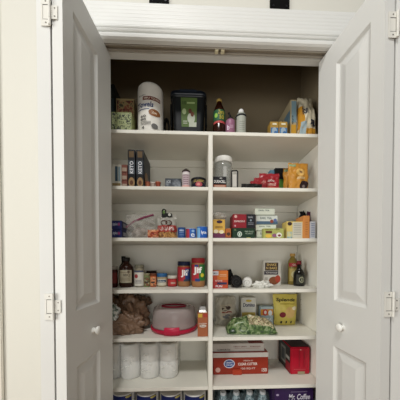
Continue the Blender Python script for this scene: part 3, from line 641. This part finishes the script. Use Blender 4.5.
for i, (a_, b_, yt, cl, cb, lb) in enumerate(((143.8, 149.9, 273.2, '#8d8668', '#748052', 'small seasoning jar with a green patterned label'), (150.1, 156.4, 273.4, '#6c3a24', '#a8552e', 'small seasoning jar with an orange label'))):
    it = lathe_it('spice_jar', lb, 'jar', a_, b_, yt, 1.315, 4, [(.95, 0), (1, .04), (1, .84)], cb, part='jar', group='small seasoning jars', rough=.3); lathe_part(it, 'lid', [(1.0, .84), (1.0, .97), (.93, 1.0)], cl)
    it.rect('front_label', blotch('spice%d' % i, (['#c9bf98', '#4c5a34', '#8a3a2a'], ['#c8502c', '#e0a070', '#4a1c18'])[i], 70), .05, .95, .1, .75); it.rect('label_flash', '#3a2a26', .3, .8, .3, .42)
it = lathe_it('spice_jar', 'short clear jar with a blue lid on the fourth shelf', 'jar', 156.9, 167.2, 273.0, 1.335, 4, [(.92, 0), (1, .05), (1, .70), (.95, .74)], '#a39274', part='jar', rough=.2); lathe_part(it, 'lid', [(.98, .74), (1, .76), (1, .98), (.94, 1.0)], '#2f6292'); it.rect('front_label', '#cfcab6', .06, .94, .10, .60); it.rect('blue_band', '#344a66', .1, .9, .34, .52); it.text('blue', '#e2e0d6', .2, .8, .38, .48)
it = lathe_it('spice_jar', 'short red jar with a white lid left of the two peanut butter jars', 'jar', 167.5, 177.0, 275.2, 1.33, 4, [(.92, 0), (1, .05), (1, .70), (.95, .74)], '#8e2424', part='jar', rough=.3); lathe_part(it, 'lid', [(.98, .74), (1, .76), (1, .98), (.94, 1.0)], '#c8c4b8'); it.rect('front_label', '#b83838', .05, .95, .1, .65); it.rect('label_patch', '#c0a090', .4, .85, .28, .42)
for i, (a_, b_, yt, yy, cl, lb) in enumerate(((177.4, 190.4, 261.4, 1.335, '#1d2748', 'smaller peanut butter jar with a navy lid on the fourth shelf'), (191.2, 205.2, 258.0, 1.32, '#a32a30', 'larger peanut butter jar with a red lid beside the upright'))):
    it = lathe_it('peanut_butter_jar', lb, 'jar', a_, b_, yt, yy, 4, [(.86, 0), (.95, .03), (.98, .10), (1, .22), (1, .78), (.95, .82), (.90, .835)], '#a0724a', part='jar', group='peanut butter jars', rough=.25)
    lathe_part(it, 'lid', [(.94, .835), (.98, .845), (.98, .98), (.92, 1.0)], cl)
    if i == 0: it.rect('front_label', '#b03038', .02, .98, .22, .78); it.rect('blue_panel', '#27407c', .62, .98, .30, .72); it.text('Jif', '#f2f0ec', .30, .86, .38, .68, bold=.09); it.rect('label_foot', '#38404e', .5, .98, .22, .30)
    else:
        it.rect('front_label', '#b03038', .02, .98, .22, .78); it.rect('green_panel', '#2f7238', .55, .98, .22, .78); it.rect('blue_panel', '#27407c', .28, .62, .20, .30); it.rect('blue_panel', '#27407c', .25, .5, .70, .77)
        it.text('Jif', '#f2f0ec', .16, .76, .42, .70, bold=.09); it.ell('yellow_disc', '#d6c83a', .66, .88, .34, .48)
# right bay
it = box_it('cocoa_box', 'orange and red carton right of the upright on the fourth shelf', 'box', 212.6, 228.0, 270.6, 1.225, 4, .07, '#bb4a28')
it.rect('orange_panel', '#c9702c', .30, 1.0, .48, 1.0); it.rect('red_panel', '#b03430', .0, .5, .0, .45); it.rect('white_corner', '#cfcdd0', .0, .38, .74, .97); it.text('MILK', '#505468', .06, .33, .80, .9); it.text('KIT KATS', '#e8d6cc', .18, .62, .38, .47); it.rect('navy_band', '#2e2c50', .30, .92, .22, .34); it.text('FUN', '#e4e0e4', .2, .62, .06, .18, bold=.05); it.lines('#e0b890', .45, .9, (.76, .68), .03)
t = thing('cloth_roll', 'rolled black cloth lying beside the orange carton on the fourth shelf', 'cloth', (Xp(236, 1.30), 1.30, SH[4]), R(-6))
bm = bmesh.new(); addlathe(bm, [(.028, -.060), (.033, -.056), (.0345, -.02), (.034, .05), (.028, .07)], 32, (0, .035), axis='y'); link('roll', bm, mat('#141314', rough=.8, bump=.6, scale=80), t, smooth=True)
bm = bmesh.new(); addtube(bm, [(.0035*a*.5*math.cos(a*.7), -.0615, .035 + .0035*a*.5*math.sin(a*.7)) for a in range(2, 17)], .0016); link('roll_edge', bm, '#2c2a2b', t)
t = thing('black_pouch', 'black folded pouch behind the rolled black cloth', 'bag', (Xp(229.5, 1.37), 1.37 + .03, SH[4])); lump('pouch', mat('#171516', rough=.7), t, (0.005, 0, .05), (.022, .015, .052), 2, amp=.25)
t = thing('cloth_roll', 'rolled white cloth right of the black roll on the fourth shelf', 'cloth', (Xp(247.5, 1.31), 1.31, SH[4]), R(-14))
bm = bmesh.new(); addlathe(bm, [(.024, -.055), (.0285, -.05), (.0290, 0), (.0285, .05), (.024, .07)], 32, (0, .029), axis='y'); link('roll', bm, mat('#dad9d4', rough=.85, bump=.4, scale=60), t, smooth=True)
bm = bmesh.new(); addtube(bm, [(.0028*a*.5*math.cos(a*.7), -.0563, .029 + .0028*a*.5*math.sin(a*.7)) for a in range(2, 17)], .0014); link('roll_edge', bm, '#b9b6ae', t)
t = thing('crumpled_wrap', 'crumpled white plastic wrapping beside the white rolled cloth', 'wrapping', (Xp(262.3, 1.265), 1.265, SH[4])); lump('wrap', mat('#d9d7cf', rough=.3, bump=.8, scale=50), t, (0, 0, .014), (.044, .028, .018), 9, amp=.8, freq=3, fine=.25)
it = box_it('coating_mix_box', 'white and dark carton with a picture of breaded chicken on the fourth shelf', 'box', 264.0, 281.0, 260.6, 1.345, 4, .045, '#cac6bc', rz=R(-3))
it.rect('dark_top', '#3a2c26', .08, .84, .60, .92); it.text('SHAKE\nN BAKE', '#c8ab6a', .14, .78, .65, .89, bold=.06); it.rect('dark_band', '#2b2230', .03, .84, .44, .58); it.text('Original', '#d8d4cc', .12, .78, .47, .55, bold=.04)
it.ell('chicken_picture', '#7c4424', .30, .88, .04, .36); it.ell('chicken_picture', '#a03c26', .66, .97, .12, .42); it.lines('#6a645c', .05, .24, (.30, .25), .02)
it = lathe_it('oil_bottle', 'tall golden oil bottle with a red label, behind the dark glass bottle', 'bottle', 288.0, 297.2, 253.4, 1.40, 4, [(.92, 0), (1, .03), (1, .66), (.92, .76), (.62, .84), (.42, .88), (.42, .90)], mat('#806d32', rough=.12), part='bottle')
lathe_part(it, 'cap', [(.5, .90), (.55, .905), (.55, .99), (.48, 1.0)], '#b48f4e'); it.rect('red_label', '#a0282e', .03, .97, .58, .70); it.text('OIL', '#ead8c8', .3, .7, .61, .67); it.rect('gold_label', '#b9a35c', .06, .94, .12, .52); it.ell('label_picture', '#d8cfa0', .2, .75, .22, .46)
it = lathe_it('olive_oil_bottle', 'dark glass bottle with a red cap at the right of the fourth shelf', 'bottle', 293.8, 304.4, 260.8, 1.33, 4, [(.90, 0), (1, .03), (1, .42), (.92, .52), (.62, .62), (.36, .72), (.34, .86)], mat('#14120f', rough=.12), part='bottle')
lathe_part(it, 'cap', [(.38, .86), (.40, .87), (.40, .98), (.36, 1.0)], '#7a2026'); it.rect('front_label', '#23241d', .08, .92, .08, .46); it.ell('label_ring', '#9a9a80', .28, .74, .14, .38); it.ell('label_core', '#2a2b22', .34, .68, .18, .34); it.text('A', '#a9a98e', .44, .6, .2, .33); it.rect('neck_label', '#3f3424', .66, .9, .62, .66)

# ================================================================ SHELF 5
BR = mat('#68503d', rough=.35, bump=1.0, scale=45, alpha=.97)
BR2 = mat('#7a604c', rough=.35, bump=1.0, scale=45)
t = thing('plastic_shopping_bags', 'heap of crumpled brown plastic shopping bags at the left of the fifth shelf', 'bags', (Xp(131, 1.35), 1.35, SH[5]))
def crumple(name, m, c, r, seed):
    bm = bmesh.new(); bmesh.ops.create_icosphere(bm, subdivisions=5, radius=1)
    for v in bm.verts:
        p = v.co.copy(); q = p*1.6 + Vector((seed, seed*2, 0))
        rid = abs(noise.noise(q*1.1)) * .75 + abs(noise.noise(q*2.4)) * .38 + abs(noise.noise(q*5)) * .14
        k_ = .78 + rid
        v.co = Vector((p.x*k_*r[0]+c[0], p.y*k_*r[1]+c[1], min(.236 + .004*p.x, max(.0006, p.z*k_*r[2]+c[2]))))
        v.co.x = min(v.co.x, .122)
    link(name, bm, m, t, smooth=True)
crumple('bag_crumple', BR, (-.055, .03, .095), (.095, .075, .105), 2.2)
crumple('bag_crumple', BR2, (.012, .015, .080), (.085, .075, .100), 5.1)
crumple('bag_crumple', BR2, (-.02, -.075, .035), (.105, .045, .070), 8.4)
crumple('bag_handle', BR, (.055, .045, .165), (.052, .045, .030), 11.3)
crumple('printed_bag', blotch('bagprint', ['#c9c8c0', '#b9b9b2', '#d6d5cf', '#43614c', '#bdbdb6'], 18), (-.088, -.088, .115), (.042, .028, .055), 14.7)
# cake carrier
cy = 1.35; xc = Xp(174.2, cy); rc = (Xp(197.4, cy) - Xp(151.0, cy)) / 2
rc = min(rc, .150)
t = thing('cake_carrier', 'round cake carrier with a clear domed cover and red base on the fifth shelf', 'cake carrier', (xc, cy, SH[5] + .0006))
bm = bmesh.new(); addlathe(bm, [(rc*.90, 0), (rc*.97, .004), (rc*1.0, .014), (rc*1.0, .024), (rc*.97, .027), (rc*.93, .022)], 64); link('base', bm, mat('#b8203f', rough=.3), t, smooth=True)
H = Zp(174, 305.5, cy) - SH[5]
bm = bmesh.new()
addlathe(bm, [(rc*.955, .0275), (rc*.945, .035), (rc*.925, H*.55), (rc*.895, H*.86), (rc*.86, H*.93), (rc*.80, H*.965), (rc*.70, H*.98), (rc*.05, H*.985)], 64)
link('cover', bm, mat('#d4c6c2', rough=.2, alpha=.46, var=.03), t, smooth=True)
bm = bmesh.new(); addtube(bm, [(rc*.50*math.cos(a*math.pi/16), rc*.28*math.sin(a*math.pi/16) - .02, H*.985 + .005) for a in range(33)], .0052); link('handle', bm, mat('#8e1c34', rough=.35), t, smooth=True)
for s in (-1, 1):
    bm = bmesh.new()
    xs = [s*i for i in range(1)]
    g_ = []
    for i in range(9):
        a = R(-90 + (i-4)*4.3 + (0 if s == -1 else 180)); g_.append(a)
    for w_, z_ in ((rc*1.005, .002),):
        rows = [[bm.verts.new(((rc*k_)*math.cos(a), (rc*k_)*math.sin(a), zz)) for a in g_] for k_, zz in ((.985, .002), (1.03, .004), (1.035, .030), (1.01, .044), (.965, .046))]
        for ra, rb in zip(rows, rows[1:]):
            for i in range(8): bm.faces.new((ra[i], ra[i+1], rb[i+1], rb[i]))
    link('clasp', bm, mat('#c22446', rough=.3), t, smooth=True)
# bottle-like packet
it = box_it('drink_carton', 'narrow orange brown carton with a silver top between the cake carrier and the upright', 'carton', 197.6, 207.9, 312.5, 1.195, 5, .05, '#a35f3c', part='carton')
it.ell('white_print', '#d8cfc4', .18, .85, .38, .50); it.text('Rec', '#6d3a24', .3, .75, .41, .47); it.rect('red_print', '#a83c30', .55, .95, .80, .95); it.rect('yellow_print', '#c9a53c', .05, .45, .80, .95)
it.text('cookies', '#ddd2c6', .1, .9, .52, .58)
bm = bmesh.new(); addloft(bm, [rrect(it.w*.9, .045, .006, it.h), rrect(it.w*.7, .03, .006, it.h + .012), rrect(it.w*.6, .02, .006, it.h + .030)]); link('foil_top', bm, mat('#a9a7a4', rough=.3, metal=.6), it.t)
# right bay
it = pouch_it('bread_bag', 'clear bag of flour tortillas with a dark label at the back of the fifth shelf', 'bag', 216.0, 238.0, 297.5, 1.385, 5, .07, mat('#c2bcae', rough=.25, alpha=.9, bump=.6, scale=30), wob=.012, taper=.1)
it.rect('front_label', '#c2b9a6', .22, .80, .22, .74); it.ell('dark_label', '#473430', .28, .72, .52, .70); it.lines('#8e3c34', .26, .74, (.46,), .04); it.ell('grey_picture', '#77777a', .32, .68, .25, .42)
it = box_it('sugar_box', 'white and yellow upright sugar carton at the back of the fifth shelf', 'box', 241.4, 256.2, 297.6, 1.405, 5, .05, '#cdcbc2')
it.rect('yellow_panel', '#bda656', .05, .95, .10, .48); it.text('Domino', '#27304e', .12, .92, .66, .80, bold=.06, shear=.1); it.rect('white_wave', '#d6d4cb', .05, .95, .46, .56); it.lines('#7d7340', .15, .85, (.32, .24), .03); it.ell('side_mark', '#c0a84e', .3, .7, .84, .93)
it = box_it('baking_soda_box', 'small carton with an orange and red disc left of the yellow pouch', 'box', 260.6, 273.6, 306.6, 1.40, 5, .05, '#9fb0b6')
it.rect('orange_band', '#c98a34', .02, .98, .52, .86); it.ell('red_disc', '#b5342e', .18, .58, .50, .86); it.ell('disc_core', '#e0d6cc', .28, .48, .58, .78); it.text('SODA', '#eceae4', .2, .86, .22, .38, bold=.06); it.rect('pale_top', '#a8b8bc', .02, .98, .88, .99); it.ell('white_picture', '#d8dce0', .6, .9, .5, .8)
it = pouch_it('sweetener_pouch', 'yellow stand-up sweetener pouch on the fifth shelf', 'bag', 276.2, 298.0, 294.6, 1.375, 5, .06, '#cbbb5c', wob=.003, taper=-.16, rough=.35)
it.text('Splenda', '#2c2a20', .10, .88, .74, .88, bold=.06, shear=.25); it.lines('#a08a2c', .25, .85, (.68,), .025); it.ell('cookie_picture', '#d2b070', .42, .84, .24, .60); it.ell('berry_picture', '#7c2430', .18, .46, .26, .44); it.ell('small_badge', '#e6dcc0', .72, .92, .5, .62); it.rect('foot_mark', '#2b2a22', .24, .32, .06, .14); it.rect('foot_mark', '#2b2a22', .48, .54, .06, .14); it.rect('foot_mark', '#2b2a22', .7, .76, .06, .14)
# pistachio bag lying
t = thing('nut_bag', 'green printed bag of pistachio nuts lying at the front of the fifth shelf', 'bag', (Xp(250.5, 1.27), 1.27, SH[5]), R(-3))
nx, ny = 40, 20; W_, D_, H_ = .290, .13, .076
def nb(fx, fy, top):
    e = max(0, 1 - abs(2*fx-1)**3)**.7 * max(0, 1 - abs(2*fy-1)**2.5)**.6
    z = .012 + (H_ * e * (1 + .38*noise.noise(Vector((fx*7, fy*4, 2)))) if top else -.011*min(1, e*3))
    return Vector(((fx-.5)*W_ + .006*noise.noise(Vector((fy*6, 1, 5))), (fy-.5)*D_*(1 + .10*noise.noise(Vector((fx*6, 4, 0)))), z))
bm = bmesh.new()
A = [[bm.verts.new(nb(i/nx, j/ny, True)) for i in range(nx+1)] for j in range(ny+1)]; B = [[bm.verts.new(nb(i/nx, j/ny, False)) for i in range(nx+1)] for j in range(ny+1)]
for j in range(ny):
    for i in range(nx):
        bm.faces.new((A[j][i], A[j][i+1], A[j+1][i+1], A[j+1][i])); bm.faces.new((B[j][i], B[j+1][i], B[j+1][i+1], B[j][i+1]))
for i in range(nx): bm.faces.new((A[0][i], B[0][i], B[0][i+1], A[0][i+1])); bm.faces.new((A[ny][i], A[ny][i+1], B[ny][i+1], B[ny][i]))
for j in range(ny): bm.faces.new((A[j][0], A[j+1][0], B[j+1][0], B[j][0])); bm.faces.new((A[j][nx], B[j][nx], B[j+1][nx], A[j+1][nx]))
link('bag', bm, blotch('nutgreen', ['#22381a', '#47662e', '#8d9872', '#4f6a34', '#2f4224', '#74845a'], 26, rough=.3), t, smooth=True)
inb = It(t, W_, D_, H_, 'pouch', pf=lambda fx, fz: tuple(nb(fx, fz, True) + Vector((0, 0, .0015))))
inb.rect('nut_window', blotch('nuts2', ['#4b3528', '#a58f6c', '#d2c4a2', '#5f6c40', '#8a6f50'], 75), .44, .92, .08, .66, nx=24, nz=16)
inb.text('Pistachio', '#d5dcc4', .08, .54, .52, .86, bold=.04, shear=.15); inb.ell('red_dot', '#a84a34', .90, .95, .35, .6)

# ================================================================ SHELF 6
# toilet paper pack: eight rolls in a clear wrap
k = 0
TPW = mat('#efeeea', rough=.7, bump=.3, scale=60, var=.02)
rr_, hh_ = .0560, .1005
xs = [Xp(178.2, 1.33) - rr_*1.02 - i*2*rr_*1.03 for i in range(4)]
t = thing('toilet_paper_pack', 'clear wrapped pack of white toilet paper rolls stacked two high on the sixth shelf', 'toilet paper', (sum(xs)/4, 1.33, SH[6]))
ox = sum(xs)/4
for yy in (0, 1):
    for x in xs:
        for j in (0, 1):
            if yy == 1 and x != xs[0] and x != xs[1]: pass
            bm = bmesh.new(); z0 = .002 + j*hh_
            addlathe(bm, [(.019, z0 + .01), (.019, z0), (rr_-.005, z0), (rr_, z0+.005), (rr_, z0+hh_-.006), (rr_-.005, z0+hh_-.001), (.019, z0+hh_-.001), (.019, z0 + hh_ - .03)], 36, (x - ox, -.0 + yy*2*rr_*1.01 - rr_*.2), closed=False)
            o = link('roll', bm, TPW, t)
            for f in o.data.polygons: f.use_smooth = True
# film wrap
bm = bmesh.new(); sec = []
hwid = (xs[0] - xs[3])/2
for z, sc in ((.001, -.004), (.01, .001), (.10, .001), (.19, .001), (.2035, -.004), (.2045, -.02)):
    ring = []
    N = 120
    for i in range(N):
        # follow the scalloped outline of the front row
        u = i / N
        if u < .5:
            x = -hwid - rr_ + (2*hwid + 2*rr_) * (u*2); loc_ = ((x + hwid) / (2*rr_*1.03)); fr = loc_ - round(loc_)
            y = -rr_*.2 - math.sqrt(max(0, rr_**2 - (max(-1, min(1, fr*2*1.03))*rr_*.86)**2)) - .0015
            if abs(x) > hwid + rr_*.6: y *= 1
            ring.append((x*(1 + sc), y - sc, z + .003*noise.noise(Vector((x*30, y*30, z*20)))))
        else:
            x = hwid + rr_ - (2*hwid + 2*rr_) * ((u-.5)*2); ring.append((x*(1+sc), 2*rr_*1.01 - rr_*.2 + rr_ + .002 + sc, z))
    sec.append([(x, y, max(0.0005, zz)) for x, y, zz in ring])
addloft(bm, sec, cap=False)
link('film_wrap', bm, mat('#f0f0ec', rough=.12, alpha=.30, var=.02, bump=1.0, scale=40), t, smooth=True)
for q, xx in enumerate(xs[:4]):
    for s in range(5):
        bm = bmesh.new()
        x_ = xx - ox - .03 + random.random()*.06; z_ = .04 + random.random()*.13
        yb0 = -rr_*.2 - math.sqrt(max(.0001, rr_**2 - (x_ - (xx-ox))**2)) - .003
        addtube(bm, [(x_ - .012, yb0, z_), (x_, yb0 - .001, z_ + .006), (x_ + .012, yb0, z_ + .004)], .0013, 5)
        link('film_crease', bm, mat('#f2f2ee', rough=.15), t)
it = It(t, .1, .1, .2, 'box')
# foil boxes
yf = 1.30
rb = box_it('foil_box', 'red kitchen wrap carton with a blue badge on the sixth shelf', 'box', 213.2, 268.8, 352.5, yf, 6, .12, '#93301f', h=None, bev=.003, rough=.3)
rb.rect('white_stripe', '#cdc8c2', .0, 1.0, .78, .99); rb.ell('blue_badge', '#cfd4e2', .19, .39, .30, .70); rb.ell('badge_core', '#26478c', .205, .375, .34, .66); rb.text('GREAT\nVALUE', '#e6e8f0', .225, .355, .41, .59)
rb.text('PREMIUM', '#e2c6bc', .55, .72, .60, .66); rb.text('CLEAR CUTTER', '#ecd9d0', .45, .80, .42, .54, bold=.05); rb.text('150 SQ FT', '#e2c6bc', .50, .76, .22, .32); rb.ell('corner_mark', '#d0a59a', .04, .13, .12, .34); rb.text('150', '#e8d5cc', .88, .97, .12, .28, bold=.05)
bm = bmesh.new(); addbox(bm, -.034 + rb.w*.06 - .04, .034 - .02 + rb.w*.04 - .02, -.070, -.0615, -.0, .036, .004)
for v in bm.verts: v.co.x += .0
link('tab', bm, mat('#a83a22', rough=.3), rb.t)
wb = box_it('foil_box', 'grey and white wrap carton lying tilted on top of the red carton', 'box', 212.8, 264.8, 341.5, yf + .012, 6, .10, '#b5afa8', zb=SH[6] + rb.h + .001, h=.050, bev=.002)
wb.rect('top_band', '#7d2a22', .70, .98, .0, 1.0, face='top'); wb.rect('lower_shade', '#9a9690', .0, 1.0, .02, .12); wb.text('ALUMINUM FOIL', '#5b5650', .08, .34, .18, .34, bold=.04); wb.text('HEAVY DUTY', '#6b2a24', .40, .66, .56, .68, bold=.05); wb.text('STRONG', '#6b2a24', .72, .92, .56, .68, bold=.05); wb.lines('#8d5a52', .42, .9, (.40,), .03)
# red box to the right
yf = 1.285
it = box_it('appliance_box', 'glossy red carton with black and grey sides, standing at the right of the sixth shelf', 'box', 291.2, 311.0, 347.5, yf, 6, .19, '#b01c30', bev=.006, rough=.25)
it.rect('left_side_print', '#23211f', .02, .98, .02, .98, face='left'); it.rect('side_photo', '#77766f', .22, .62, .20, .85, face='left'); it.rect('side_photo', '#33383a', .28, .56, .30, .75, face='left'); it.rect('side_red', '#8e1d28', .64, .98, .04, .40, face='left'); it.rect('side_grey', '#9b9991', .66, .95, .5, .62, face='left')
it.rect('torn_patch', '#a09274', .36, .72, .02, .12); it.rect('fold_line', '#8d1626', .42, .45, .3, .9); it.rect('fold_line', '#8d1626', .66, .69, .3, .9); it.ell('pull_dot', '#d9a098', .46, .54, .90, .95); it.rect('top_dark', '#2a1518', .02, .98, .02, .98, face='top'); it.lines('#cf6a70', .15, .75, (.20,), .01)

# ================================================================ FLOOR LEVEL
for i, (a_, b_) in enumerate(((112.2, 134.4), (135.8, 158.6), (159.8, 182.4), (183.2, 206.0))):
    it = lathe_it('paper_towel_roll', ('leftmost', 'second from left', 'third from left', 'rightmost')[i] + ' of the white rolls in navy wrappers below the sixth shelf', 'paper towels', a_, b_, 384.8, 1.27, 7,
                  [(.94, 0), (1, .03), (1, .985), (.96, .997), (.90, 1.0), (.3, 1.0)], '#dad8d2', part='roll', group='paper towel rolls in navy wrappers', rough=.6)
    it.rect('navy_wrapper', '#17235c', .0, 1.0, .10, .983); it.ell('yellow_spot', '#b8ad62', .70, .92, .93, .975); it.text('Bounty', '#e8e8ee', .2, .8, .5, .68, bold=.06)
# bottle pack
t = thing('water_bottle_pack', 'shrink-wrapped pack of blue grey drink bottles below the sixth shelf, right of the upright', 'bottle pack', (Xp(241, 1.30), 1.30, 0))
HB = Zp(241, 389.5, 1.24); wB = Xp(268, 1.22) - Xp(214, 1.22)
for i in range(4):
    for j in range(3):
        bm = bmesh.new(); r_ = wB/8.2; x_ = -wB/2 + r_*1.02 + i*2.04*r_; y_ = -.07 + j*2.04*r_
        addlathe(bm, [(r_*.9, .002), (r_, .01), (r_, HB*.62), (r_*.96, HB*.70), (r_*.5, HB*.90), (r_*.42, HB*.93)], 24, (x_, y_)); o = link('bottle', bm, blotch('bottleblue', ['#1f2e33', '#4c646c', '#8a9ea2', '#2c4248'], 40, rough=.2), t)
        for f in o.data.polygons: f.use_smooth = len(f.vertices) == 4
        bm = bmesh.new(); addlathe(bm, [(r_*.46, HB*.93), (r_*.46, HB*.985), (r_*.4, HB*.99)], 18, (x_, y_)); link('bottle_cap', bm, '#c9cdd0', o)
bm = bmesh.new(); addloft(bm, [rrect(wB, .21, .03, .001), rrect(wB, .21, .03, HB*.80), rrect(wB*.97, .20, .04, HB*.96), rrect(wB*.90, .17, .04, HB*1.0)], cap=False)
for v in bm.verts: v.co.y += .0 - .005
link('shrink_wrap', bm, mat('#8fa0a4', rough=.12, alpha=.12, bump=.8, scale=30), t, smooth=True)
it = box_it('coffee_maker_box', 'dark purple carton with white script lettering below the sixth shelf', 'box', 272.6, 314.5, 388.2, 1.20, 7, .22, '#33204a', rough=.3)
it.text('Mr. Coffee', '#dcd8e2', .40, .92, .775, .885, bold=.03, shear=.25); it.lines('#a79ab5', .45, .85, (.925,), .005); it.ell('round_mark', '#a79ab5', .10, .17, .855, .895); it.rect('left_strip', '#241636', .0, .06, .0, 1.0); it.ell('machine_picture', '#121014', .3, .75, .2, .75)
